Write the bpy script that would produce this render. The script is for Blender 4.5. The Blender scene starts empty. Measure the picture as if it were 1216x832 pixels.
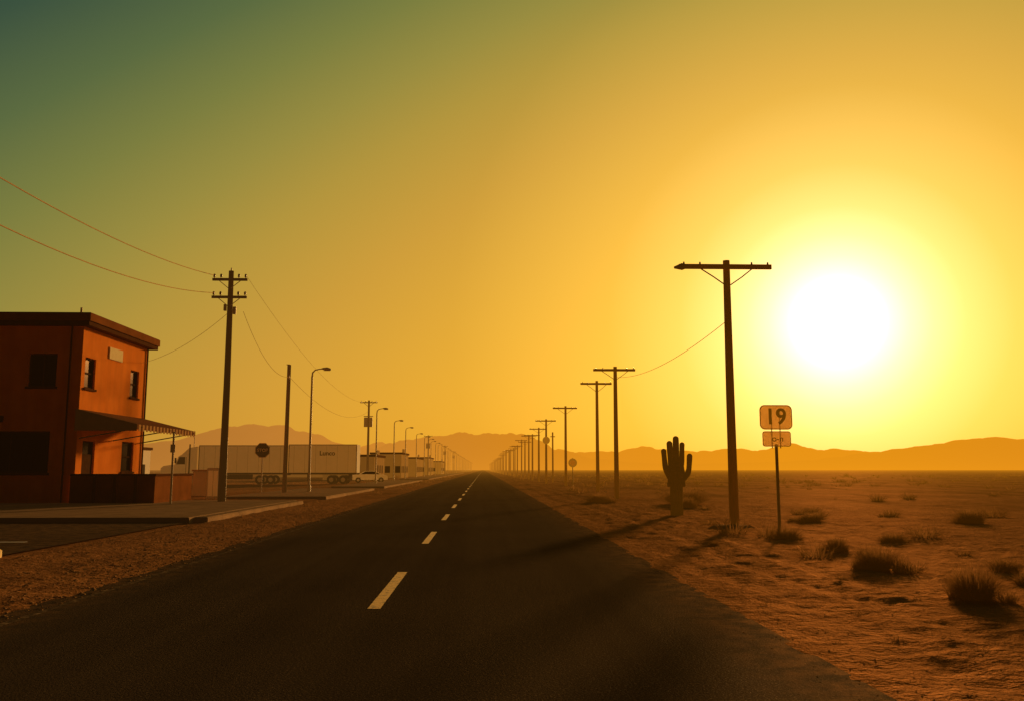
import bpy, math, random
from mathutils import Vector, Matrix, noise
random.seed(7)
R=math.radians
scene=bpy.context.scene
scene.view_settings.view_transform='Standard'
scene.view_settings.look='None'
scene.view_settings.exposure=0

def lin(r,g,b):
    f=lambda c:(c/255/12.92) if c/255<=0.04045 else ((c/255+0.055)/1.055)**2.4
    return (f(r),f(g),f(b),1)

SUN_EL=R(8.9); SUN_AZ=R(22.3)
S=Vector((math.sin(SUN_AZ)*math.cos(SUN_EL),math.cos(SUN_AZ)*math.cos(SUN_EL),math.sin(SUN_EL)))

# ------------------------------------------------------------ node helper
class NT:
    def __init__(s,nt): s.nt=nt; s.nodes=nt.nodes; s.links=nt.links
    def new(s,t,**k):
        n=s.nodes.new(t)
        for a,b in k.items(): setattr(n,a,b)
        return n
    def link(s,a,b): s.links.new(a,b)
    def put(s,inp,v):
        if isinstance(v,bpy.types.NodeSocket): s.link(v,inp)
        else: inp.default_value=v
    def math(s,op,a,b=0.0,c=0.0,clamp=False):
        n=s.new('ShaderNodeMath',operation=op); n.use_clamp=clamp
        s.put(n.inputs[0],a); s.put(n.inputs[1],b); s.put(n.inputs[2],c)
        return n.outputs[0]
    def vmath(s,op,a,b=(0,0,0)):
        n=s.new('ShaderNodeVectorMath',operation=op)
        s.put(n.inputs[0],a); s.put(n.inputs[1],b)
        return n.outputs['Value'] if op in('DOT_PRODUCT','LENGTH') else n.outputs[0]
    def mix(s,f,a,b,bt='MIX'):
        n=s.new('ShaderNodeMix',data_type='RGBA',blend_type=bt)
        s.put(n.inputs[0],f); s.put(n.inputs[6],a); s.put(n.inputs[7],b)
        return n.outputs[2]
    def noise(s,vec,scale,detail=4,rough=.55):
        n=s.new('ShaderNodeTexNoise'); s.put(n.inputs['Vector'],vec)
        n.inputs['Scale'].default_value=scale; n.inputs['Detail'].default_value=detail
        n.inputs['Roughness'].default_value=rough
        return n.outputs['Fac']
    def ramp(s,f,stops,interp='LINEAR'):
        n=s.new('ShaderNodeValToRGB'); n.color_ramp.interpolation=interp
        e=n.color_ramp.elements
        while len(e)<len(stops): e.new(.5)
        for i,(p,c) in enumerate(stops): e[i].position=p; e[i].color=c
        s.put(n.inputs[0],f); return n.outputs[0]

# ------------------------------------------------------------ sky
w=bpy.data.worlds.new("World"); scene.world=w; w.use_nodes=True
w.node_tree.nodes.clear(); n=NT(w.node_tree)
tc=n.new('ShaderNodeTexCoord'); d=n.vmath('NORMALIZE',tc.outputs['Generated'])
dot=n.vmath('DOT_PRODUCT',d,tuple(S)); theta=n.math('ARCCOSINE',n.math('MINIMUM',dot,1.0))
sep=n.new('ShaderNodeSeparateXYZ'); n.link(d,sep.inputs[0])
elev=n.math('ARCSINE',n.math('MAXIMUM',sep.outputs[2],0.0))
v=n.math('ADD',n.math('DIVIDE',theta,R(40)),n.math('DIVIDE',elev,R(34)))
st=[(0,(255,202,74)),(.3,(252,192,50)),(.6,(238,178,46)),(.92,(216,163,52)),(1.1,(201,154,55)),(1.34,(174,146,58)),(1.5,(148,137,61)),(1.67,(118,123,61)),(1.84,(86,104,62)),(2.04,(52,78,61)),(2.35,(24,40,36)),(3,(9,14,13)),(4.4,(7,9,9))]
base=n.ramp(n.math('DIVIDE',v,4.4),[(p/4.4,lin(*c)) for p,c in st])
hz=n.math('MULTIPLY',n.math('EXPONENT',n.math('MULTIPLY',elev,-1/R(6.5))),0.6)
hfade=n.math('SUBTRACT',1.0,n.math('DIVIDE',theta,R(70)),clamp=True)
hcol=n.ramp(n.math('DIVIDE',theta,R(60)),[(0,lin(250,164,8)),(.25,lin(240,150,18)),(.6,lin(210,130,40)),(1,lin(150,98,44))])
base=n.mix(n.math('MULTIPLY',hz,n.math('POWER',hfade,.5)),base,hcol)
T=24.
glow=n.ramp(n.math('DIVIDE',theta,R(T)),[(0,(2.5,2.5,2.2,1)),(2.1/T,(1.5,1.5,1.3,1)),(3.0/T,(1.05,1.0,.88,1)),(4.0/T,(.84,.8,.6,1)),(5.3/T,(.6,.57,.36,1)),(7/T,(.42,.38,.18,1)),(9.5/T,(.27,.215,.075,1)),(14/T,(.13,.085,.018,1)),(1,(0,0,0,1))],'LINEAR')
tot=n.mix(1.0,base,glow,'ADD')
sky=n.new('ShaderNodeTexSky'); sky.sky_type='NISHITA'; sky.sun_disc=False
sky.sun_elevation=SUN_EL; sky.sun_rotation=SUN_AZ; sky.dust_density=3
sk=n.mix(1.0,sky.outputs[0],(0.004,.003,.0013,1),'MULTIPLY')
tot=n.mix(1.0,tot,sk,'ADD')
bg=n.new('ShaderNodeBackground'); n.link(tot,bg.inputs[0]); bg.inputs[1].default_value=1.0
wo=n.new('ShaderNodeOutputWorld'); n.link(bg.outputs[0],wo.inputs[0])

sl=bpy.data.lights.new("sun","SUN"); sl.energy=5.0; sl.angle=R(3.2); sl.color=(1,.52,.16)
so=bpy.data.objects.new("sun",sl); scene.collection.objects.link(so)
so.rotation_euler=S.to_track_quat('Z','Y').to_euler(); so.location=(60,140,60)

# ------------------------------------------------------------ materials
def painted_haze(n,shader,mx=.8,dist=900.0,low=0):
    """aerial perspective: airlight painted onto surfaces as emission, fixed in world space"""
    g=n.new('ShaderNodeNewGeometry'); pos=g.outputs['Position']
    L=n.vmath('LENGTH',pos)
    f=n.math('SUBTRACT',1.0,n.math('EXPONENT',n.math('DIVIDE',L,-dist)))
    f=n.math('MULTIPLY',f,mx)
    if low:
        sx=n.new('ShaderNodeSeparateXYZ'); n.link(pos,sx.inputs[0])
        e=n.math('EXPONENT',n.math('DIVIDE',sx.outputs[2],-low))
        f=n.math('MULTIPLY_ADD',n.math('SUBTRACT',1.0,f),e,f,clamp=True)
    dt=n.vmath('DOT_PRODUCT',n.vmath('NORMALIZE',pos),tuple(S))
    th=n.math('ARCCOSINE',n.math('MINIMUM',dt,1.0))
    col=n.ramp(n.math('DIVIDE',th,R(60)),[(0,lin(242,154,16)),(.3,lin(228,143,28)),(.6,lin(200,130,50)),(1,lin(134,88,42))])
    em=n.new('ShaderNodeEmission'); n.link(col,em.inputs[0])  # the surface itself glows in the hazy colour; there is no air volume
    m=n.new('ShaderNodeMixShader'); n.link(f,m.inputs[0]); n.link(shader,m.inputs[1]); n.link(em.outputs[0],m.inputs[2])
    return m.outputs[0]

def material(name,c1,c2=None,scale=4,rough=.8,spec=.3,bump=0,bscale=40,metal=0,transl=0,mx=.8,dist=900.,custom=None,detail=3,stretch=None,low=0,gloss=None):
    m=bpy.data.materials.new(name); m.use_nodes=True; m.node_tree.nodes.clear(); n=NT(m.node_tree)
    g=n.new('ShaderNodeNewGeometry'); pos=g.outputs['Position']
    p2=pos
    if stretch: p2=n.vmath('MULTIPLY',pos,stretch)
    c2=c2 or tuple(x*.7 for x in c1)
    f=n.noise(p2,scale,detail)
    f=n.math('MULTIPLY_ADD',f,2.2,-.6,clamp=True)
    col=n.mix(f,(*c1,1),(*c2,1))
    if rough>=.9:
        b=n.new('ShaderNodeBsdfDiffuse'); cin=b.inputs['Color']; b.inputs['Roughness'].default_value=.3
    else:
        b=n.new('ShaderNodeBsdfPrincipled'); cin=b.inputs['Base Color']
        b.inputs['Roughness'].default_value=rough; b.inputs['Metallic'].default_value=metal
        b.inputs['Specular IOR Level'].default_value=spec
    h=None
    if custom: col,h=custom(n,pos,col)
    n.put(cin,col); bno=None
    if bump:
        bn=n.new('ShaderNodeBump'); bn.inputs['Distance'].default_value=bump; bn.inputs['Strength'].default_value=1
        hh=n.noise(p2,bscale,3,.65)
        if h is not None: hh=n.math('ADD',hh,h)
        n.link(hh,bn.inputs['Height']); bno=bn.outputs[0]; n.link(bno,b.inputs['Normal'])
    sh=b.outputs[0]
    if gloss:
        gw,gr,gm=gloss     # weight, roughness, tint multiplier of the base colour
        gl=n.new('ShaderNodeBsdfGlossy'); gl.inputs['Roughness'].default_value=gr
        n.put(gl.inputs['Color'],n.mix(1.0,col,(gm,gm,gm,1),'MULTIPLY'))
        if bno is not None: n.link(bno,gl.inputs['Normal'])
        mm=n.new('ShaderNodeMixShader'); mm.inputs[0].default_value=gw
        n.link(sh,mm.inputs[1]); n.link(gl.outputs[0],mm.inputs[2]); sh=mm.outputs[0]
    if transl:
        t=n.new('ShaderNodeBsdfTranslucent'); n.put(t.inputs[0],col)
        mm=n.new('ShaderNodeMixShader'); mm.inputs[0].default_value=transl
        n.link(sh,mm.inputs[1]); n.link(t.outputs[0],mm.inputs[2]); sh=mm.outputs[0]
    sh=painted_haze(n,sh,mx,dist,low)
    o=n.new('ShaderNodeOutputMaterial'); n.link(sh,o.inputs[0])
    return m

def c_sand(n,pos,col):
    big=n.noise(pos,.12,3); big=n.math('MULTIPLY_ADD',big,3,-1,clamp=True)
    col=n.mix(n.math('MULTIPLY',big,.45),col,(.16,.072,.03,1))
    md=n.noise(pos,2.6,4,.7); md=n.math('MULTIPLY_ADD',md,5,-2.2,clamp=True)
    col=n.mix(n.math('MULTIPLY',md,.35),col,(.15,.07,.03,1))
    sp=n.noise(pos,30,2,.8); sp=n.math('MULTIPLY_ADD',sp,7,-4.2,clamp=True)
    col=n.mix(n.math('MULTIPLY',sp,.4),col,(.6,.34,.14,1))
    p=n.vmath('MULTIPLY',pos,(.5,.12,1)); fb=n.noise(p,.5,4,.7); fb=n.math('MULTIPLY_ADD',fb,5,-2.3,clamp=True)
    sx=n.new('ShaderNodeSeparateXYZ'); n.link(pos,sx.inputs[0])
    far=n.math('DIVIDE',n.math('SUBTRACT',sx.outputs[1],20.0),40.0,clamp=True)
    col=n.mix(n.math('MULTIPLY',n.math('MULTIPLY',fb,far),.65),col,(.1,.05,.022,1))
    return col,n.math('MULTIPLY',n.noise(pos,6,3,.6),2.5)
def c_asph(n,pos,col):
    sp=n.noise(pos,48,2,.9); s1=n.math('MULTIPLY_ADD',sp,9,-5.0,clamp=True)
    col=n.mix(n.math('MULTIPLY',s1,.6),col,(.26,.19,.12,1))
    p=n.vmath('MULTIPLY',pos,(1.1,.02,1)); t=n.noise(p,1.0,3,.6); t=n.math('MULTIPLY_ADD',t,4,-1.6,clamp=True)
    col=n.mix(n.math('MULTIPLY',t,.5),col,(.028,.022,.017,1))
    t2=n.noise(pos,.35,4,.6); t2=n.math('MULTIPLY_ADD',t2,3,-1.2,clamp=True)
    col=n.mix(n.math('MULTIPLY',t2,.4),col,(.09,.066,.043,1))
    # dust blown onto the shoulders, thin tar seams
    sx=n.new('ShaderNodeSeparateXYZ'); n.link(pos,sx.inputs[0])
    ax=n.math('ABSOLUTE',n.math('ADD',sx.outputs[0],1.225))
    dd=n.math('MULTIPLY',n.math('SUBTRACT',ax,3.2),1.1,clamp=True)
    dn=n.noise(pos,3.5,4,.7); dd=n.math('MULTIPLY',dd,n.math('MULTIPLY_ADD',dn,4,-1.6,clamp=True))
    col=n.mix(n.math('MULTIPLY',dd,.5),col,(.26,.14,.065,1))
    return col,None
def c_conc(n,pos,col):
    sx=n.new('ShaderNodeSeparateXYZ'); n.link(pos,sx.inputs[0])
    def j(o,per): 
        fr=n.math('FRACT',n.math('DIVIDE',o,per)); return n.math('LESS_THAN',fr,.012)
    k=n.math('MAXIMUM',j(sx.outputs[0],2.0),j(sx.outputs[1],2.0))
    return n.mix(n.math('MULTIPLY',k,.7),col,(.05,.035,.025,1)),n.math('MULTIPLY',k,-3)
def c_worn(n,pos,col):
    w_=n.noise(pos,9,5,.8); w_=n.math('MULTIPLY_ADD',w_,6,-3.0,clamp=True)
    return n.mix(w_,col,(.07,.055,.04,1)),None
def c_worn2(n,pos,col):
    w_=n.noise(pos,5,5,.8); w_=n.math('MULTIPLY_ADD',w_,6,-2.1,clamp=True)
    return n.mix(w_,col,(.08,.06,.04,1)),None
def c_stucco(n,pos,col):
    p=n.vmath('MULTIPLY',pos,(1.2,1.2,.12)); t=n.noise(p,1.5,4,.6); t=n.math('MULTIPLY_ADD',t,3,-1.2,clamp=True)
    return n.mix(n.math('MULTIPLY',t,.3),col,(.42,.14,.04,1)),None

M={}
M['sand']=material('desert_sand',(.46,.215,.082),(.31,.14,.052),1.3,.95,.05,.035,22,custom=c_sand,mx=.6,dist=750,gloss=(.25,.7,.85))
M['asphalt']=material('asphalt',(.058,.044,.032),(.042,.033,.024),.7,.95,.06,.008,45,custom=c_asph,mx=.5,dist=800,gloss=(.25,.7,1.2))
M['paint_y']=material('road_paint_yellow',(.9,.58,.17),(.8,.48,.13),20,.6,.3,custom=c_worn,mx=.4)
M['paint_w']=material('edge_paint',(.42,.3,.18),(.3,.2,.12),8,.9,.1,custom=c_worn2,mx=.5)
M['concrete']=material('concrete',(.34,.22,.13),(.22,.145,.09),1.2,.9,.1,.004,30,custom=c_conc,gloss=(.2,.7,.8))
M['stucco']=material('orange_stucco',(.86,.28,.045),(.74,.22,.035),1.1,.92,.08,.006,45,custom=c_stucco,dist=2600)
M['brownwall']=material('brown_plaster',(.3,.11,.035),(.2,.075,.025),1.1,.92,.08,.006,45,dist=2200)
M['trim']=material('brown_trim',(.12,.05,.022),(.08,.034,.016),3,.9,.15,.003,30,dist=2000)
M['roof']=material('roof_gravel',(.2,.15,.11),None,3,.9)
M['glass']=material('window_glass',(.02,.015,.012),(.03,.022,.017),1,.95,gloss=(.1,.25,3),dist=2000)
M['frame']=material('window_frame',(.09,.045,.025),None,6,.9,.15,dist=2000)
M['plate']=material('building_plate',(.9,.76,.45),(.8,.66,.36),5,.9)
M['awn']=material('awning_canvas',(.19,.075,.035),(.12,.05,.024),2,.9,.08,.004,25)
M['val']=material('awning_fringe',(.75,.48,.22),(.6,.38,.17),4,.9,transl=.4)
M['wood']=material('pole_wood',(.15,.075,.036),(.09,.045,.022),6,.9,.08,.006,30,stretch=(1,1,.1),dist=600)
M['wood2']=material('pole_wood_sunny',(.55,.22,.075),(.38,.145,.05),6,.9,.15,.006,30,stretch=(1,1,.1),dist=430)  # lit copy of the pole wood: lighter colour, extra painted glow
M['metal']=material('galvanised_metal',(.26,.17,.1),(.2,.13,.08),8,.6,.3,metal=.2,dist=450)
M['ins']=material('insulator_ceramic',(.3,.22,.15),None,8,.4,.3)
M['wire']=material('wire',(.8,.46,.17),None,4,.95,.05,dist=110)  # sunlit gold put into the colour, plus a strong painted glow
M['wired']=material('wire_dark',(.26,.13,.05),None,4,.95,.05,dist=200)
M['sign']=material('sign_face',(.9,.7,.38),(.82,.62,.32),5,.9,.2,transl=.62,dist=300)
M['signd']=material('sign_print',(.34,.17,.07),None,5,.9,.1,dist=140)
M['cactus']=material('cactus_skin',(.24,.13,.042),(.15,.08,.03),5,.9,.15,.01,40,dist=420)
M['dry']=material('dry_brush',(.34,.175,.065),(.2,.1,.038),3,.95,.03,transl=.38,dist=700)
M['stone']=material('stones',(.5,.28,.13),(.36,.2,.09),9,.9,.1)
M['white']=material('trailer_white',(.92,.9,.86),(.84,.81,.76),1.2,.9,.3,dist=220)  # short dist: painted glow brightens the white sides
M['grey']=material('trailer_grey',(.5,.46,.4),(.4,.36,.32),1.2,.9,.3,dist=500)
M['chrome']=material('vehicle_trim',(.25,.2,.15),None,1,.5,.3,dist=700)
M['rubber']=material('rubber',(.02,.02,.02),None,5,.9,.1,dist=900)
M['dark']=material('dark_metal',(.04,.03,.024),None,5,.9,.2,dist=900)
M['tan']=material('tan_render',(.34,.2,.1),(.25,.15,.08),.8,.95,.05,dist=400)
M['yel']=material('yellow_paint',(.75,.5,.08),(.6,.38,.06),6,.6,custom=c_worn)
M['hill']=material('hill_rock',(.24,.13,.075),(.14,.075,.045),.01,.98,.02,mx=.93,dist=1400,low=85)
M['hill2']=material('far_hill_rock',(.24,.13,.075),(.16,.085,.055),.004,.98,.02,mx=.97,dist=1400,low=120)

# ------------------------------------------------------------ mesh builder
class MB:
    def __init__(s): s.v=[];s.f=[];s.mi=[];s.mats=[];s.sm=[]
    def m(s,k):
        if k not in s.mats: s.mats.append(k)
        return s.mats.index(k)
    def add(s,vs,fs,k,smooth=False):
        o=len(s.v); s.v+= [tuple(x) for x in vs]; i=s.m(k)
        for f in fs: s.f.append(tuple(o+j for j in f)); s.mi.append(i); s.sm.append(smooth)
    def box(s,a,b,k,bev=0):
        x0,y0,z0=a;x1,y1,z1=b
        if bev:
            c=bev; vs=[];
            for z,ins in((z0,0),(z1-c,0),(z1,c)):
                vs+=[(x0+ins,y0+ins,z),(x1-ins,y0+ins,z),(x1-ins,y1-ins,z),(x0+ins,y1-ins,z)]
            fs=[(3,2,1,0),(8,9,10,11)]
            for r in(0,4):
                for i in range(4): j=(i+1)%4; fs.append((r+i,r+j,r+4+j,r+4+i))
            s.add(vs,fs,k); return
        vs=[(x0,y0,z0),(x1,y0,z0),(x1,y1,z0),(x0,y1,z0),(x0,y0,z1),(x1,y0,z1),(x1,y1,z1),(x0,y1,z1)]
        s.add(vs,[(3,2,1,0),(4,5,6,7),(0,1,5,4),(1,2,6,5),(2,3,7,6),(3,0,4,7)],k)
    def cyl(s,p,q,r1,r2,k,n=10,cap=True,smooth=True):
        s.tube([p,q],[r1,r2],k,n,cap,smooth)
    def tube(s,pts,rs,k,n=8,cap=True,smooth=True,rib=0,nr=10,flat=1):
        pts=[Vector(p) for p in pts]; vs=[];fs=[]
        up=None
        for i,p in enumerate(pts):
            t=(pts[min(i+1,len(pts)-1)]-pts[max(i-1,0)]).normalized()
            if up is None:
                a=Vector((0,1,0)) if abs(t.y)<.8 else Vector((1,0,0)); up=(a-t*a.dot(t)).normalized()
            else: up=(up-t*up.dot(t)).normalized()
            sd=t.cross(up)
            for j in range(n):
                an=2*math.pi*j/n; rr=rs[i]*(1+rib*math.cos(nr*an))
                vs.append(p+up*math.cos(an)*rr*flat+sd*math.sin(an)*rr)
        for i in range(len(pts)-1):
            for j in range(n):
                j2=(j+1)%n; fs.append((i*n+j,i*n+j2,(i+1)*n+j2,(i+1)*n+j))
        s.add(vs,fs,k,smooth)
        if cap:
            s.add(vs[:n],[tuple(range(n-1,-1,-1))],k); s.add(vs[-n:],[tuple(range(n))],k)
    def obj(s,name,loc=(0,0,0),rz=0,parent=None,mesh=None):
        if mesh is None:
            me=bpy.data.meshes.new(name); me.from_pydata(s.v,[],s.f)
            for k in s.mats: me.materials.append(M[k])
            me.polygons.foreach_set('material_index',s.mi)
            me.polygons.foreach_set('use_smooth',s.sm); me.update()
            s.me=me
        o=bpy.data.objects.new(name,s.me if mesh is None else mesh); scene.collection.objects.link(o)
        o.location=loc; o.rotation_euler=(0,0,rz)
        if parent: o.parent=parent
        return o
def inst(me,name,loc,rz=0,sc=1):
    o=bpy.data.objects.new(name,me); scene.collection.objects.link(o); o.location=loc; o.rotation_euler=(0,0,rz)
    o.scale=(sc,sc,sc) if not isinstance(sc,tuple) else sc; return o
def empty(name,loc=(0,0,0)):
    o=bpy.data.objects.new(name,None); scene.collection.objects.link(o); o.location=loc; return o

# ------------------------------------------------------------ ground
RL,RR,RC=-5.2,2.75,-1.26
def gz(x,y):
    far=max(0,1-max(0,y-60)/140)*max(0,1-max(0,abs(x)-40)/60)
    wob=noise.noise(Vector((x*.2,y*.8,5)))*.12+noise.noise(Vector((x,y*3.1,8)))*.05
    if RL-.0<x<RR+.0:
        e=min(x-RL,RR-x)+wob*.8
        if e>.25: return -.05
        b=-.012-.15*(e)
    else:
        e=max(RL-x,x-RR); b=-.004+min(e,1.5)*.02
    if x<-8.4 and y>14:
        return -.05
    nz=noise.noise(Vector((x*1.4,y*.9,3)))*.022+noise.noise(Vector((x*4.5,y*3.2,9)))*.014+noise.noise(Vector((x*12,y*10,1)))*.006
    if x>RR+.2:
        e=x-RR
        rut=math.sin(x*6.5+noise.noise(Vector((x*.3,y*.15,0)))*3)*.03*math.exp(-((e-2.0)/1.5)**2)*(.6+.4*math.sin(y*17+x*3))
        big=noise.noise(Vector((x*.12,y*.1,7)))*.25*min(1,max(0,(e-3)/6))
        b+=rut+big*.6
        nz*=1.6
    return b+nz*far*(min(1,.35+e*.9))
def axis(fine0,fine1,step,lo,hi,g=1.12):
    a=[];x=fine0
    while x<fine1: a.append(x); x+=step
    s_=step
    while x<hi: a.append(x); s_*=g; x+=s_
    a.append(hi); x=fine0; s_=step; pre=[]
    while True:
        s_*=g; x-=s_
        if x<lo: pre.append(lo);break
        pre.append(x)
    return pre[::-1]+a
xs=axis(-8.6,10.5,.09,-7000,7000,1.1); ys=axis(4,34,.1,-400,9000,1.05)
vs=[(x,y,gz(x,y)) for y in ys for x in xs]; nx=len(xs)
fs=[(j*nx+i,j*nx+i+1,(j+1)*nx+i+1,(j+1)*nx+i) for j in range(len(ys)-1) for i in range(nx-1)]
g=MB(); g.add(vs,fs,'sand',True); g.obj('desert_ground')

def sheet(name,x0,x1,y0,y1,z,k,dy=None):
    b=MB(); 
    b.add([(x0,y0,z),(x1,y0,z),(x1,y1,z),(x0,y1,z)],[(0,1,2,3)],k); return b.obj(name)
sheet('road',RL-.15,RR+.15,-60,4200,0,'asphalt')
b=MB(); y=10.6-9.1*6; i=0
while y<1600:
    b.add([(RC-.075,y,.004),(RC+.075,y,.004),(RC+.075,y+3.7,.004),(RC-.075,y+3.7,.004)],[(0,1,2,3)],'paint_y'); y+=9.1
b.obj('centre_line_marking')
b=MB()
for x in(RL+.2,):
    b.add([(x-.05,-50,.004),(x+.05,-50,.004),(x+.05,2500,.004),(x-.05,2500,.004)],[(0,1,2,3)],'paint_w')
b.obj('edge_line_marking')
# parking lot + sidewalk
sheet('parking_lot',-60,-9.1,15.5,27.95,-.004,'asphalt')
sheet('gravel_lot',-90,-9.0,44,200,-.01,'sand')
b=MB()
b.box((-11.9,20.4,-.002),(-10.2,20.55,0.001),'white'); b.box((-15.9,20.4,-.002),(-13.2,20.55,0.001),'white')
b.obj('parking_line_marking')
b=MB(); b.box((-10.6,17.0,-.03),(-9.0,17.22,.13),'yel',.03); b.obj('wheel_stop')
b=MB(); b.box((-60,28,-.1),(-9.05,43.9,.14),'concrete',.03)
b.box((-9.05,28.4,-.1),(-8.6,43.2,.13),'concrete',.04)
b.box((-14.5,50,-.1),(-8.7,72,.13),'concrete',.04)
b.box((-13.5,80,-.1),(-8.8,130,.13),'concrete',.04)
b.box((-13.5,145,-.1),(-8.8,400,.13),'concrete',.04)
b.obj('sidewalk')
# gravel stones
def stones(name,n_,fx,smin,smax):
    b=MB()
    for _ in range(n_):
        x,y=fx(); r=smin+(smax-smin)*random.random()**3; z=max(gz(x,y),0)+r*.05
        a=random.random()*6.3; ca,sa=math.cos(a),math.sin(a)
        pts=[(1,0,0),(0,1,0),(-1,0,0),(0,-1,0),(0,0,.5),(0,0,-.6)]
        vv=[]
        for p in pts:
            q=[c*r*random.uniform(.7,1.3) for c in p]
            vv.append((x+q[0]*ca-q[1]*sa,y+q[0]*sa+q[1]*ca,z+q[2]))
        b.add(vv,[(0,1,4),(1,2,4),(2,3,4),(3,0,4),(1,0,5),(2,1,5),(3,2,5),(0,3,5)],'stone')
    b.obj(name)
stones('roadside_gravel',2600,lambda:(RR-.2+abs(random.gauss(0,1.1)),4+30*random.random()**1.2),.003,.013)
stones('roadside_gravel',6500,lambda:(RL+.2-min(3.3,abs(random.gauss(0,1.7))),6+34*random.random()**1.3),.006,.035)

# ------------------------------------------------------------ hills
def hills(name,Y,prof,k,depth,seed,rough):
    X0,X1=prof[0][0],prof[-1][0]; nX=900; nr=18; vs=[];fs=[]
    def H(px):
        for (a,ha),(c,hc) in zip(prof,prof[1:]):
            if a<=px<=c:
                t=(px-a)/(c-a); t=.5*t+.5*t*t*(3-2*t); return ha+(hc-ha)*t
        return prof[-1][1]
    for r in range(nr+1):
        t=r/nr
        for i in range(nX+1):
            px=X0+(X1-X0)*i/nX; X=px/1060*Y
            h=H(px)/1060*Y
            h*=1+rough*noise.fractal(Vector((X*.0045,seed,0)),.8,2.1,6)*1.2
            prf=math.sin(min(1,t/.7)*math.pi/2)**1.3 if t<.7 else math.cos((t-.7)/.3*math.pi/2)
            sp=noise.fractal(Vector((X*.007,t*1.8+seed,2)),.8,2,5)*.6*(1-abs(2*t-1.4)) if t<.7 else 0
            vs.append((X,Y-depth*.7+depth*t,max(-5,h*(prf+sp*prf*(1-prf)*2.5))-2))
    for r in range(nr):
        for i in range(nX): fs.append((r*(nX+1)+i,r*(nX+1)+i+1,(r+1)*(nX+1)+i+1,(r+1)*(nX+1)+i))
    b=MB(); b.add(vs,fs,k,True); b.obj(name)
hills('hills',4300,[(-1200,20),(-800,34),(-574,16),(-450,20),(-395,27),(-344,38),(-315,46),(-284,50),(-240,47),(-200,40),(-160,30),(-130,25),(-100,32),(-50,42),(-20,44),(6,48),(46,42),(86,26),(126,14),(200,8),(300,8),(366,11),(426,15),(470,20),(510,28),(546,33),(580,40),(612,39),(642,38),(726,48),(900,56),(1300,30)],'hill',1300,4.2,.17)
hills('distant_hills',6800,[(-1200,30),(-600,24),(-300,22),(-100,30),(100,22),(200,25),(260,22),(300,25),(370,28),(430,24),(500,20),(800,30),(1300,20)],'hill2',1200,9.1,.15)

# ------------------------------------------------------------ building
BX,BY0,BY1,BL,BH=-18.2,40.4,48.2,-36.0,8.05
house=empty('stucco_building')
b=MB()
def facade(b,axis_,fixed,thick,u0,u1,z0,z1,ops,k):
    us=sorted({u0,u1,*[o[0] for o in ops],*[o[1] for o in ops]}); zs=sorted({z0,z1,*[o[2] for o in ops],*[o[3] for o in ops]})
    for a,c in zip(us,us[1:]):
        run=None
        for p,q in list(zip(zs,zs[1:]))+[(None,None)]:
            solid=p is not None and not any(o[0]<=a and c<=o[1] and o[2]<=p and q<=o[3] for o in ops)
            if solid:
                run=(run[0],q) if run else (p,q)
            elif run:
                if axis_=='x': b.box((a,fixed,run[0]),(c,fixed+thick,run[1]),k)
                else: b.box((fixed-thick,a,run[0]),(fixed,c,run[1]),k)
                run=None
    for o in ops:
        w_=.07
        if axis_=='x':
            b.box((o[0],fixed+.16,o[2]),(o[1],fixed+.18,o[3]),'glass')
            y0,y1=fixed+.09,fixed+.15
            b.box((o[0],y0,o[2]),(o[0]+w_,y1,o[3]),'frame');b.box((o[1]-w_,y0,o[2]),(o[1],y1,o[3]),'frame')
            b.box((o[0]+w_,y0,o[3]-w_),(o[1]-w_,y1,o[3]),'frame');b.box((o[0]+w_,y0,o[2]),(o[1]-w_,y1,o[2]+w_),'frame')
            m_=(o[0]+o[1])/2; b.box((m_-.025,y0+.01,o[2]+w_),(m_+.025,y1-.01,o[3]-w_),'frame')
            b.box((o[0]-.08,fixed-.07,o[2]-.1),(o[1]+.08,fixed-.001,o[2]-.002),'trim')
        else:
            b.box((fixed-.18,o[0],o[2]),(fixed-.16,o[1],o[3]),'glass')
            x0,x1=fixed-.15,fixed-.09
            b.box((x0,o[0],o[2]),(x1,o[0]+w_,o[3]),'frame');b.box((x0,o[1]-w_,o[2]),(x1,o[1],o[3]),'frame')
            b.box((x0,o[0]+w_,o[3]-w_),(x1,o[1]-w_,o[3]),'frame');b.box((x0,o[0]+w_,o[2]),(x1,o[1]-w_,o[2]+w_),'frame')
            zm=(o[2]+o[3])/2; b.box((x0+.01,o[0]+w_,zm-.03),(x1-.01,o[1]-w_,zm+.03),'frame')
            if o[2]>.3: b.box((fixed+.001,o[0]-.08,o[2]-.1),(fixed+.08,o[1]+.08,o[2]-.002),'trim')
front=[(-20.55,-19.3,5.3,6.8),(-26,-24.7,5.3,6.8),(-31,-29.7,5.3,6.8),(-22.9,-19.4,1.45,3.3),(-29,-25,1.45,3.3)]
side=[(40.75,41.85,5.3,6.7),(46.0,47.1,5.3,6.7),(41.0,42.3,.16,2.9),(45.4,46.9,1.5,3.0)]
facade(b,'x',BY0,.25,BL,BX-.25,.13,BH,front,'stucco')
facade(b,'y',BX,.25,BY0,BY1,.13,BH,side,'stucco')
b.box((BL,BY1-.25,.13),(BX-.25,BY1,BH),'stucco'); b.box((BL,BY0+.25,.13),(BL+.25,BY1-.25,BH),'stucco')
b.box((BL+.25,BY0+1.2,.13),(BX-1.2,BY0+1.25,BH),'dark')
b.obj('walls',parent=house)
b=MB()
b.box((BL-.3,BY0-.35,BH+.002),(BX+.38,BY1+.38,BH+.2),'trim')
b.box((BL-.35,BY0-.42,BH+.203),(BX+.45,BY1+.45,BH+.58),'brownwall',.04)
b.box((BL,BY0,BH+.583),(BX,BY1,BH+.6),'roof')
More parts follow.
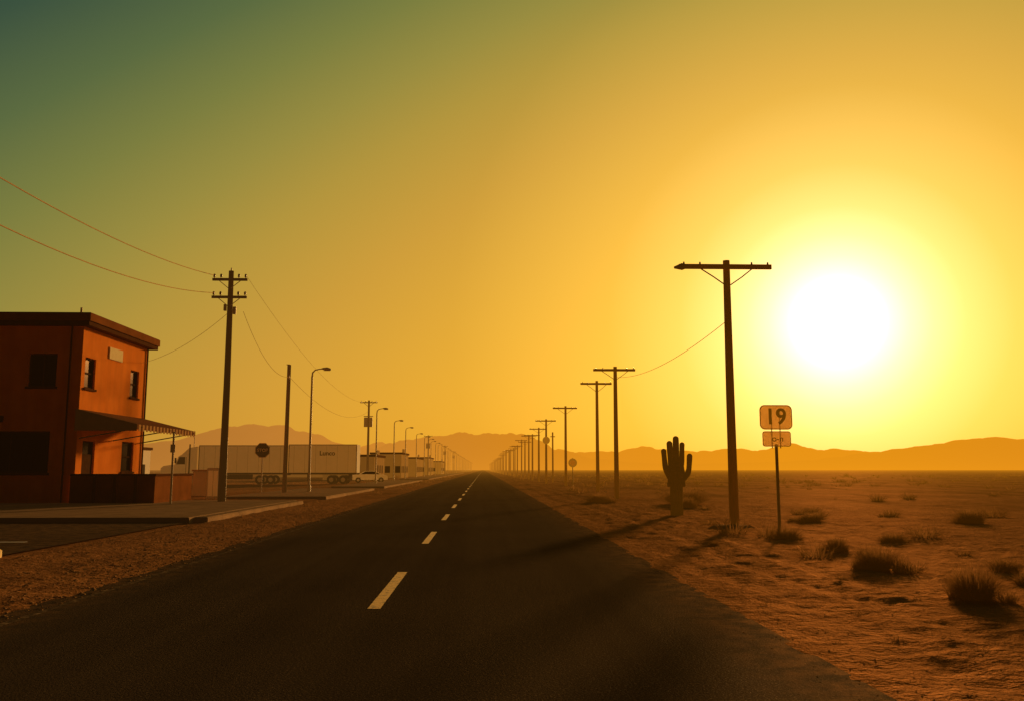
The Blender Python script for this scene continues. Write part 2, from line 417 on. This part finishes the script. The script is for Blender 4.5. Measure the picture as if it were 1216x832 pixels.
b.cyl((-19.1,42,BH+.6),(-19.1,42,BH+1.15),.05,.05,'metal',8)
b.obj('roof',parent=house)
b=MB(); b.box((BX+.003,43.2,6.92),(BX+.06,44.75,7.5),'plate',.01); b.obj('wall_plaque',parent=house)
b=MB()
b.cyl((BX+.06,48.0,.15),(BX+.06,48.0,BH),.045,.045,'trim',8)
b.cyl((BX-.5,BY0-.06,.15),(BX-.5,BY0-.06,BH),.04,.04,'trim',8)
b.box((BX-3.9,BY0-.04,3.7),(BX-3.3,BY0-.002,4.0),'trim'); b.obj('downpipes',parent=house)
# awning
b=MB()
ax0,ax1=BX+.01,-15.45; ay0,ay1=BY0-.35,48.1; az0,az1=4.3,3.62
t=.07
b.add([(ax0,ay0,az0),(ax1,ay0,az1),(ax1,ay1,az1),(ax0,ay1,az0),(ax0,ay0,az0-t),(ax1,ay0,az1-t),(ax1,ay1,az1-t),(ax0,ay1,az0-t)],
  [(0,1,2,3),(7,6,5,4),(0,4,5,1),(1,5,6,2),(2,6,7,3),(3,7,4,0)],'awn')
b.add([(ax0,ay0+.02,az0-t),(ax1,ay0+.02,az1-t),(ax1,ay0+.02,az1-.3),(ax0,ay0+.02,az1-.3)],[(0,1,2,3)],'awn')
y=ay0; i=0
while y<ay1-.05:
    y2=min(y+.22,ay1); dz=.30 if i%2 else .24
    b.box((ax1+.002,y,az1-dz),(ax1+.02,y2-.012,az1-.01),'val' if i%2 else 'awn'); y=y2; i+=1
for y in(40.6,44.2,47.8): b.tube([(BX+.02,y,3.0),(ax1+.05,y,az1-.12)],[.03,.03],'dark',6)
b.obj('awning',parent=house)
b=MB()
b.box((BX+.005,40.0,.14),(-14.5,40.22,1.32),'brownwall'); b.box((BX+.005,39.95,1.322),(-14.45,40.27,1.42),'trim')
b.box((-14.72,40.23,.14),(-14.5,45.0,1.32),'brownwall'); b.box((-14.76,40.273,1.322),(-14.45,45.05,1.42),'trim')
for x in(-17.2,-16.3,-15.4): b.box((x,39.96,.14),(x+.12,39.998,1.31),'trim')
b.obj('patio_wall',parent=house)
b=MB(); b.box((BX-.12,41.1,.17),(BX-.08,42.2,2.3),'frame'); b.obj('door',parent=house)

b=MB(); b.box((-18.0,56,0),(-16.4,56.25,1.5),'tan',.03); b.box((-18.05,55.9,1.502),(-16.35,56.3,1.6),'concrete')
b.obj('yard_wall')
b=MB(); b.box((-15.3,50,-.05),(-14.6,50.8,1.7),'grey',.04); b.box((-15.22,49.97,.15),(-14.97,49.998,1.55),'white'); b.box((-14.93,49.97,.15),(-14.68,49.998,1.55),'white')
b.obj('utility_cabinet')
b=MB(); b.tube([(0,0,0),(0,0,3.1)],[.05,.045],'metal',8); b.box((-.1,-.06,2.2),(.1,-.045,2.55),'metal',.005); b.obj('parking_sign',(-13.5,39.2,.14))

# ------------------------------------------------------------ poles
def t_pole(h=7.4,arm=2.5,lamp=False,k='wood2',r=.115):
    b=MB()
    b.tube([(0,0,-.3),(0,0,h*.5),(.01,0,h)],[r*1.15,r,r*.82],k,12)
    za=h-.2
    b.box((-arm/2-.06,-.17,za-.07),(arm/2-.06,-.085,za+.06),k)
    for s in(-1,1):
        b.tube([(s*.72-.03,-.13,za-.07),(s*.4,-.14,za-.3),(s*.08,-.12,za-.52)],[.018]*3,'metal',6)
        for x in(arm/2-.12,arm*.28):
            b.cyl((s*x-.04,-.13,za+.06),(s*x-.04,-.13,za+.13),.03,.02,'ins',8)
    if lamp:
        b.tube([(-arm/2-.2,-.13,za-.04),(-arm/2+.02,-.13,za-.01),(-arm/2+.2,-.13,za)],[.03,.1,.05],'metal',10)
    b.cyl((0,-r-.02,za),(0,r+.03,za),.02,.02,'metal',6)
    return b
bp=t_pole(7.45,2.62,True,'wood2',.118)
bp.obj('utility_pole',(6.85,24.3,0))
b=MB(); 
vs=[(math.cos(a*math.pi/8)*.75*random.uniform(.85,1.1),math.sin(a*math.pi/8)*.5*random.uniform(.85,1.1),-.05) for a in range(16)]
vs+=[(x*.6,y*.6,.09) for x,y,z in vs]+[(0,0,.11)]
b.add(vs,[(i,(i+1)%16,16+(i+1)%16,16+i) for i in range(16)]+[(16+i,16+(i+1)%16,32) for i in range(16)],'concrete',False)
b.obj('pole_footing',(6.75,24.2,0.02))
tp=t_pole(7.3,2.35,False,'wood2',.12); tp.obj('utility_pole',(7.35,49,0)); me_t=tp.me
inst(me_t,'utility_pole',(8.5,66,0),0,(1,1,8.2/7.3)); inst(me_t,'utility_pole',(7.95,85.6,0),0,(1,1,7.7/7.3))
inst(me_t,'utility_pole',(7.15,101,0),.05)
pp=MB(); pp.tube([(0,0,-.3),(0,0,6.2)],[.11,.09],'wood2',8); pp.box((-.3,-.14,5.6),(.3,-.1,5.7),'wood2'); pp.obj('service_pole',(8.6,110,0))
y=118; i=0
while y<1000:
    inst(me_t,'utility_pole',(7.3+random.uniform(-.25,.25),y,0),random.uniform(-.1,.1),(1,1,random.uniform(.9,1.03)))
    y+=12+ (y*.012); i+=1
b=MB(); b.cyl((0,-.16,0),(0,-.13,0),.42,.42,'signd',20); b.obj('round_sign',(7.15,101,4.9))
def l_pole(h=10.9):
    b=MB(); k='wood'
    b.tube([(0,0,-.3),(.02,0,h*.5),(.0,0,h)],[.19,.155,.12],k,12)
    for za in(h-.45,h-1.3):
        b.box((-.82,-.22,za-.06),(.82,-.13,za+.06),k)
        for x in(-.74,-.42,.42,.74):
            b.cyl((x,-.17,za+.06),(x,-.17,za+.13),.02,.02,'metal',6)
            b.tube([(x,-.17,za+.12),(x,-.17,za+.17),(x,-.17,za+.22),(x,-.17,za+.27)],[.06,.05,.06,.03],'ins',8)
        for s in(-1,1): b.tube([(s*.5,-.18,za-.06),(s*.06,-.18,za-.42)],[.018]*2,'metal',6)
    b.cyl((0,0,h),(0,0,h+.15),.03,.03,'metal',6)
    b.cyl((.24,-.05,h-2.1),(.24,-.05,h-1.75),.08,.08,'metal',10); b.box((.1,-.08,h-1.95),(.2,-.02,h-1.85),'metal')
    b.box((-.24,-.2,h-1.95),(-.13,-.05,h-1.65),'metal')
    b.tube([(.17,-.02,0),(.16,-.02,3)],[.03,.03],'metal',6)
    return b
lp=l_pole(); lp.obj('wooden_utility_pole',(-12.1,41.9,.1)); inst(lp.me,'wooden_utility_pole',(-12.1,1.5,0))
def tr_pole(h=10.4):
    b=MB(); b.tube([(0,0,-.3),(0,0,h)],[.17,.12],'wood',10); b.box((-1.1,-.2,h-.35),(1.1,-.12,h-.22),'wood')
    for s in(-1,1):
        b.tube([(s*.6,-.16,h-.35),(s*.06,-.16,h-.8)],[.03]*2,'metal',6)
        for x in(.4,.95): b.cyl((s*x,-.16,h-.22),(s*x,-.16,h-.05),.05,.03,'ins',6)
    b.cyl((-.32,-.25,h-3.4),(-.32,-.25,h-2.2),.24,.24,'metal',12); b.cyl((.3,-.25,h-3.4),(.3,-.25,h-2.2),.24,.24,'metal',12)
    b.box((-.6,-.2,h-2.1),(.6,-.1,h-2.0),'metal'); return b
tr=tr_pole(); tr.obj('transformer_pole',(-14.7,114,0))
for y in(230,330,430): inst(tr.me,'transformer_pole',(-14.2,y,0))
b=MB(); b.tube([(0,0,-.3),(.05,0,8.5)],[.15,.12],'wood',10); b.cyl((0,0,8.5),(0,0,8.53),.14,.13,'metal',10); b.box((-.02,-.15,7.6),(.14,-.1,7.75),'metal'); b.obj('wooden_post',(-13.0,59,.0))
def lamp(h=8.2):
    b=MB(); b.tube([(0,0,-.1),(0,0,.5),(0,0,.52),(0,0,h-.35)],[.13,.13,.085,.065],'metal',10)
    b.tube([(0,0,h-.4),(.03,0,h-.1),(.2,0,h+.08),(.5,0,h+.15),(.78,0,h+.17)],[.06,.055,.045,.04,.035],'metal',8)
    b.tube([(.62,0,h+.17),(.75,0,h+.18),(1.0,0,h+.17),(1.22,0,h+.12),(1.27,0,h+.1)],[.04,.08,.12,.1,.03],'metal',10)
    b.box((.78,-.08,h+.04),(1.15,.08,h+.07),'ins'); return b
lm=lamp(); lm.obj('street_lamp',(-11.8,61,.1))
for y,x in((101,-12.1),(126,-12.6),(147,-12.8),(172,-12.9)): inst(lm.me,'street_lamp',(x,y,.1))
y=188
while y<1000: inst(lm.me,'street_lamp',(-12.6+random.uniform(-.2,.2),y,.1)); y+=13+y*.01

def wire(name,p,q,sag,r=.012,k='wire',n_=28):
    p=Vector(p);q=Vector(q); pts=[]
    for i in range(n_+1):
        t=i/n_; a=p.lerp(q,t); a.z-=sag*4*t*(1-t); pts.append(a)
    b=MB(); b.tube(pts,[r]*len(pts),k,6); return b
wp=empty('overhead_wires')
WL=[((-12.84,41.7,10.75),(-12.84,1.3,10.75),1.5,'wire',.016),((-12.84,41.7,9.9),(-12.84,1.3,9.9),1.9,'wire',.016),
    ((-11.4,41.7,9.0),(-12.9,58.9,7.7),.9,'wired',.010),((-12.9,58.9,7.7),(-14.7,113.8,9.0),1.6,'wired',.010),
    ((-12.2,41.8,8.9),(-18.3,47.5,7.2),.35,'wired',.009),
    ((6.9,24.2,5.8),(7.3,48.9,6.7),.5,'wired',.009),((-11.3,41.7,10.7),(-13.7,113.7,10.3),2.2,'wired',.007)]
for a,c,s,k,r in WL: wire('w',a,c,s,r,k).obj('wire',parent=wp)

# ------------------------------------------------------------ signs
def rpts(w,h,r,n_=5):
    pts=[]
    for cx,cz,a0 in((w/2-r,h/2-r,0),(-w/2+r,h/2-r,90),(-w/2+r,-h/2+r,180),(w/2-r,-h/2+r,270)):
        for i in range(n_+1):
            a=R(a0+90*i/n_); pts.append((cx+r*math.cos(a),cz+r*math.sin(a)))
    return pts
def rrect(b,w,h,r,y,k,zc=0,th=.02):
    pts=rpts(w,h,r); m_=len(pts); vs=[(x,y,z+zc) for x,z in pts]+[(x,y+th,z+zc) for x,z in pts]
    b.add(vs,[tuple(range(m_)),tuple(range(2*m_-1,m_-1,-1))]+[(i,m_+i,m_+(i+1)%m_,(i+1)%m_) for i in range(m_)],k)
def ring(b,w,h,r,y,k,zc,t):
    p=rpts(w,h,r); q=rpts(w-2*t,h-2*t,max(.01,r-t)); m_=len(p)
    b.add([(x,y,z+zc) for x,z in p]+[(x,y,z+zc) for x,z in q],[(i,(i+1)%m_,m_+(i+1)%m_,m_+i) for i in range(m_)],k)
def text(s,size,loc,k,parent,name,off=.012):
    c=bpy.data.curves.new(name,'FONT'); c.body=s; c.size=size; c.align_x='CENTER'; c.align_y='CENTER'; c.extrude=.003; c.offset=off*size
    c.materials.append(M[k]); o=bpy.data.objects.new(name,c); scene.collection.objects.link(o)
    o.rotation_euler=(R(90),0,0); o.location=loc; o.parent=parent; return o
rs=empty('route_sign',(6.93,20.8,0))
b=MB(); b.box((-.03,.0,-.2),(.03,.045,2.2),'metal'); b.cyl((-.1,.012,2.1),(-.1,.012,3.0),.012,.012,'metal',6); b.cyl((.1,.012,2.1),(.1,.012,3.0),.012,.012,'metal',6); b.obj('post',parent=rs)
b=MB(); rrect(b,.78,.58,.12,-.03,'sign',2.83,.006); ring(b,.775,.575,.12,-.034,'signd',2.83,.02)
b.obj('route_panel',parent=rs); 
b=MB(); rrect(b,.68,.36,.06,-.03,'sign',2.32,.006); ring(b,.675,.355,.06,-.034,'signd',2.32,.016); b.obj('lower_panel',parent=rs)
text('19',.52,(-.01,-.042,2.83),'signd',rs,'route_number',.02)
text('o-n',.2,(0.02,-.042,2.32),'signd',rs,'lower_print')
os_=empty('stop_sign',(-15.0,61,0))
b=MB(); b.cyl((0,.03,-.1),(0,.03,3.3),.04,.04,'metal',8); b.obj('post',parent=os_)
b=MB(); 
def disc(b,r,z,y,k,n_=8,th=.02,ph=22.5):
    p=[(r*math.cos(R(ph+360*i/n_)),r*math.sin(R(ph+360*i/n_))) for i in range(n_)]
    b.add([(x,y,z+q) for x,q in p]+[(x,y+th,z+q) for x,q in p],[tuple(range(n_)),tuple(range(2*n_-1,n_-1,-1))]+[(i,n_+i,n_+(i+1)%n_,(i+1)%n_) for i in range(n_)],k)
disc(b,.54,2.9,-.02,'grey'); disc(b,.49,2.9,-.026,'dark',th=.004); b.obj('octagon_panel',parent=os_)
text('STOP',.3,(0,-.031,2.9),'grey',os_,'print')
rd=empty('round_traffic_sign',(8.55,85,0))
b=MB(); b.cyl((0,.03,-.1),(0,.03,2.7),.04,.04,'metal',8); b.obj('post',parent=rd)
b=MB(); disc(b,.42,2.25,-.02,'signd',20); disc(b,.26,2.25,-.03,'sign',20,.008); b.obj('round_panel',parent=rd)

# ------------------------------------------------------------ cactus
b=MB()
def col(path,r,rib=.09,nr=11,n_=44,flat=1):
    pts=[Vector(p) for p in path]; P=[];Rr=[]
    for i in range(len(pts)-1):
        for s in range(5): P.append(pts[i].lerp(pts[i+1],s/5))
    P.append(pts[-1])
    for _ in range(3): P=[P[0]]+[(P[i-1]+P[i]*2+P[i+1])/4 for i in range(1,len(P)-1)]+[P[-1]]
    L=len(P); 
    for i in range(L): Rr.append(r*(1+.05*math.sin(i*1.1+path[-1][0]*9)))
    t=(P[-1]-P[-2]).normalized()
    for a in(25,50,70,85): P.append(P[L-1]+t*r*math.sin(R(a))); Rr.append(r*math.cos(R(a)))
    b.tube(P,Rr,'cactus',n_,rib=rib,nr=nr,flat=flat)
col([(0,0,-.1),(0,0,.6),(0,0,1.2),(0,0,1.5)],.2)
col([(0,0,.9),(.01,.02,1.5),(.015,0,1.9),(.02,0,2.68)],.102)
col([(0,0,1.0),(-.1,-.03,1.45),(-.18,0,1.75),(-.21,0,2.52)],.092)
col([(0,0,1.0),(.12,.03,1.45),(.21,0,1.75),(.24,0,2.48)],.085)
col([(0,0,1.0),(-.24,0,1.35),(-.37,0,1.6),(-.42,0,2.25)],.087)
col([(0.05,0,1.1),(.3,0,1.3),(.46,0,1.52),(.5,0,2.08)],.088)
col([(0,0,1.0),(0,0,1.3),(0,0,1.62)],.29,flat=.6)
b.obj('saguaro_cactus',(6.8,31.3,0))

# ------------------------------------------------------------ dry brush
def tuft(b,x,y,z,w,h,nb,bw):
    for _ in range(nb):
        a=random.random()*6.283; rr=random.random()**.5*w*.22
        p=Vector((x+math.cos(a)*rr,y+math.sin(a)*rr,z-.03))
        a2=a+random.uniform(-.9,.9); out=random.random()**.7*w*.5; hh=h*random.uniform(.35,1)*(1-.45*(out/(w*.5))**2)
        q=p+Vector((math.cos(a2)*out*.45,math.sin(a2)*out*.45,hh*.62)); e=p+Vector((math.cos(a2)*out+random.uniform(-.05,.05),math.sin(a2)*out+random.uniform(-.05,.05),hh))
        s=Vector((-math.sin(a2+random.uniform(-1,1)),math.cos(a2),0))*bw
        b.add([p-s,p+s,q+s*.8,q-s*.8,e],[(0,1,2,3),(3,2,4)],'dry')
        if random.random()<.5:
            e2=q+Vector((random.uniform(-1,1)*w*.15,random.uniform(-1,1)*w*.15,hh*random.uniform(0,.35)))
            b.add([q-s*.5,q+s*.5,e2],[(0,1,2)],'dry')
big=[(6.3,14.3,.85,.5),(6.0,10.9,.75,.55),(6.95,20.4,.75,.42),(6.9,17.4,.6,.35),(13.5,24.5,1.0,.5),(9.6,26,.9,.35),(5.6,43,1.4,.6),(9.3,41,2.4,.9),(8.6,38,1.4,.6),(8.2,14,.6,.3),(7.6,12.4,.5,.25),(9.0,19.5,.7,.3),(4.9,19,.3,.14),(5.2,13,.25,.12)]
for x,y,w_,h in big:
    b=MB(); tuft(b,0,0,0,w_,h,int(1100*w_),.003+.0001*y)
    for _ in range(3): tuft(b,random.uniform(-.45,.45)*w_,random.uniform(-.4,.4)*w_,0,w_*random.uniform(.35,.7),h*random.uniform(.35,.7),int(250*w_),.003+.0001*y)
    b.obj('dry_bush',(x,y,gz(x,y)))
b=MB(); cnt=0
while cnt<620:
    y=12+230*random.random()**1.2; x=6.0+random.random()**1.2*(20+y*1.0)
    if 5.5<x<9 and 28<y<50: continue
    if noise.noise(Vector((x*.11,y*.06,4)))<random.uniform(-.25,.35): continue
    w_=random.uniform(.15,1.2)**1.4*(1+y/220)+.08
    tuft(b,x,y,gz(x,y),w_,w_*random.uniform(.25,.5),int(110 if y<50 else 40),.004+.00022*y); cnt+=1
for _ in range(60):
    y=12+200*random.random(); x=random.uniform(-8.2,-6.2)
    w_=random.uniform(.12,.3)*(1+y/80); tuft(b,x,y,gz(x,y),w_,w_*.5,30,.003+.0002*y)
for _ in range(70):
    y=5+20*random.random()**1.3; x=random.uniform(3.2,8)
    w_=random.uniform(.06,.2); tuft(b,x,y,gz(x,y),w_,w_*.6,30,.002+.0001*y)
for _ in range(220):
    y=random.uniform(140,500); x=-16-random.random()*150
    w_=random.uniform(.8,2.2); tuft(b,x,y,0,w_,w_*.6,40,.05)
b.obj('desert_scrub')

# ------------------------------------------------------------ truck
tk=empty('semi_truck',(0,100,0))
def wheel(b,x,y0,r=.5,w_=.3):
    b.cyl((x,y0,r),(x,y0+w_,r),r,r,'rubber',20,smooth=False); b.cyl((x,y0-.01,r),(x,y0+.02,r),r*.5,r*.45,'grey',14,smooth=False)
def trailer(b,x0,x1,kk,z1=4.35):
    b.box((x0,0,1.25),(x1,2.5,z1),kk,.04)
    b.box((x0+.02,-.015,1.08),(x1-.02,2.515,1.27),'dark'); b.box((x0,-.02,z1-.1),(x1,-.002,z1-.03),'chrome')
    for x in(x0,x1-.1): b.box((x,-.03,1.28),(x+.1,-.003,z1-.12),'chrome')
    x=x0+.6
    while x<x1-.2: b.box((x,-.012,1.3),(x+.03,-.001,z1-.15),'grey'); x+=1.2
b=MB(); trailer(b,-31.6,-22.0,'white',4.3); b.box((-29.0,.1,.55),(-25.6,.14,1.07),'dark')
for x in(-24.8,-23.6): wheel(b,x,0); wheel(b,x,2.2)
b.obj('front_trailer',parent=tk)
b=MB(); trailer(b,-21.7,-14.1,'white',4.4); b.box((-22.0,1,1.0),(-21.7,1.4,1.15),'dark')
for x in(-16.9,-15.6): wheel(b,x,0); wheel(b,x,2.2)
b.box((-14.1,.1,.6),(-14.0,2.4,.72),'dark'); b.box((-19.6,.2,.3),(-19.4,.4,1.15),'dark'); b.box((-15,.0,.35),(-14.9,2.4,1.1),'dark')
b.obj('rear_trailer',parent=tk)
t_=text('Lunco',.7,(-17.4,-.03,3.4),'dark',tk,'lettering',.03); 
b=MB(); ox=1.3
prof=[(-37.0,.55),(-37.05,1.75),(-36.75,2.0),(-35.5,2.2),(-35.15,3.05),(-34.8,3.25),(-34.0,4.0),(-33.1,4.15),(-33.1,.9),(-35.0,.8)]
prof=[(x+ox,z) for x,z in prof]
m_=len(prof); b.add([(x,.1,z) for x,z in prof]+[(x,2.4,z) for x,z in prof],[tuple(range(m_-1,-1,-1)),tuple(range(m_,2*m_))]+[(i,(i+1)%m_,m_+(i+1)%m_,m_+i) for i in range(m_)],'white')
b.add([(-35.35+ox,.09,2.2),(-34.4+ox,.09,2.2),(-34.4+ox,.09,3.0),(-35.05+ox,.09,3.0)],[(0,1,2,3)],'dark')
b.box((-34.3+ox,.085,1.0),(-34.26+ox,.098,3.0),'dark'); b.cyl((-33.9+ox,.0,1.0),(-33.9+ox,.0,4.4),.08,.08,'dark',8)
b.box((-37.15+ox,.0,.4),(-36.9+ox,2.5,.75),'dark'); b.box((-34.9+ox,.02,.5),(-33.4+ox,.09,.95),'chrome')
b.box((-35.45+ox,-.25,2.3),(-35.3+ox,-.05,2.9),'dark')
b.box((-33.3+ox,.3,.7),(-30.5+ox,2.2,1.05),'dark')
for x in(-36.2,-32.6,-31.4): wheel(b,x+ox,0.02,.52); wheel(b,x+ox,2.15,.52)
b.obj('cab',parent=tk)
def car(name,loc,rz,k):
    e=empty(name,loc); e.rotation_euler=(0,0,rz); b=MB()
    pr=[(-2.2,.35),(-2.25,.75),(-2.1,.95),(-1.3,1.02),(-.6,1.42),(.7,1.45),(1.5,1.02),(2.15,.92),(2.25,.6),(2.2,.35)]
    m_=len(pr); vs=[]
    for yy,ins in((-.85,0),(.85,0)): vs+=[(x,yy*(.85 if z>1.1 else 1),z) for x,z in pr]
    b.add(vs,[tuple(range(m_-1,-1,-1)),tuple(range(m_,2*m_))]+[(i,(i+1)%m_,m_+(i+1)%m_,m_+i) for i in range(m_)],k); b.obj('body',parent=e)
    b=MB()
    for s in(-1,1): b.add([(-1.1,s*.86,1.05),(1.25,s*.86,1.05),(.65,s*.745,1.38),(-.55,s*.745,1.38)],[(0,1,2,3)],'glass')
    b.obj('windows',parent=e); b=MB()
    for x in(-1.4,1.4):
        for s in(-.88,.68): wheel(b,x,s,.33,.2)
    b.obj('wheels',parent=e)
car('parked_car',(-14.2,112,0),R(10),'white'); car('parked_car',(-17,135,0),R(80),'grey'); car('parked_car',(-41,92,0),R(0),'grey')

# ------------------------------------------------------------ distant roadside buildings
def small_building(loc,w_,dp,h,k):
    b=MB(); b.box((-w_/2,0,-.1),(w_/2,dp,h),k); b.box((-w_/2-.2,-.2,h+.002),(w_/2+.2,dp+.2,h+.35),'trim')
    x=-w_/2+.8
    while x<w_/2-1.2:
        b.box((x,-.03,1),(x+1,-.003,2.3),'glass'); x+=2
    y=1
    while y<dp-1.5: b.box((w_/2+.003,y,1),(w_/2+.03,y+1.2,2.3),'glass'); y+=3
    b.box((w_/2-.3,dp*.3,h+.35),(w_/2+.02,dp*.3+2.5,h+1.1),k)
    b.obj('roadside_building',loc)
small_building((-21,140,0),8,14,3.6,'tan'); small_building((-19,175,0),6,16,4.6,'tan'); small_building((-20,215,0),8,22,4.2,'tan')
small_building((-21,270,0),9,26,5.0,'tan'); small_building((-52,112,0),14,10,4.2,'white'); small_building((-36,190,0),16,12,4,'tan'); small_building((-20,340,0),8,30,4.5,'tan')
b=MB(); b.cyl((0,0,0),(0,0,6.4),.07,.04,'metal',6); b.obj('mast',(-36,112,0))

# ------------------------------------------------------------ camera
cam=bpy.data.cameras.new('camera'); co=bpy.data.objects.new('camera',cam); scene.collection.objects.link(co)
co.location=(0,0,1.6); co.rotation_euler=(R(90+7.65),0,R(-1.85)); cam.sensor_width=36; cam.lens=36*1050/1216
cam.clip_start=.05; cam.clip_end=30000
scene.camera=co
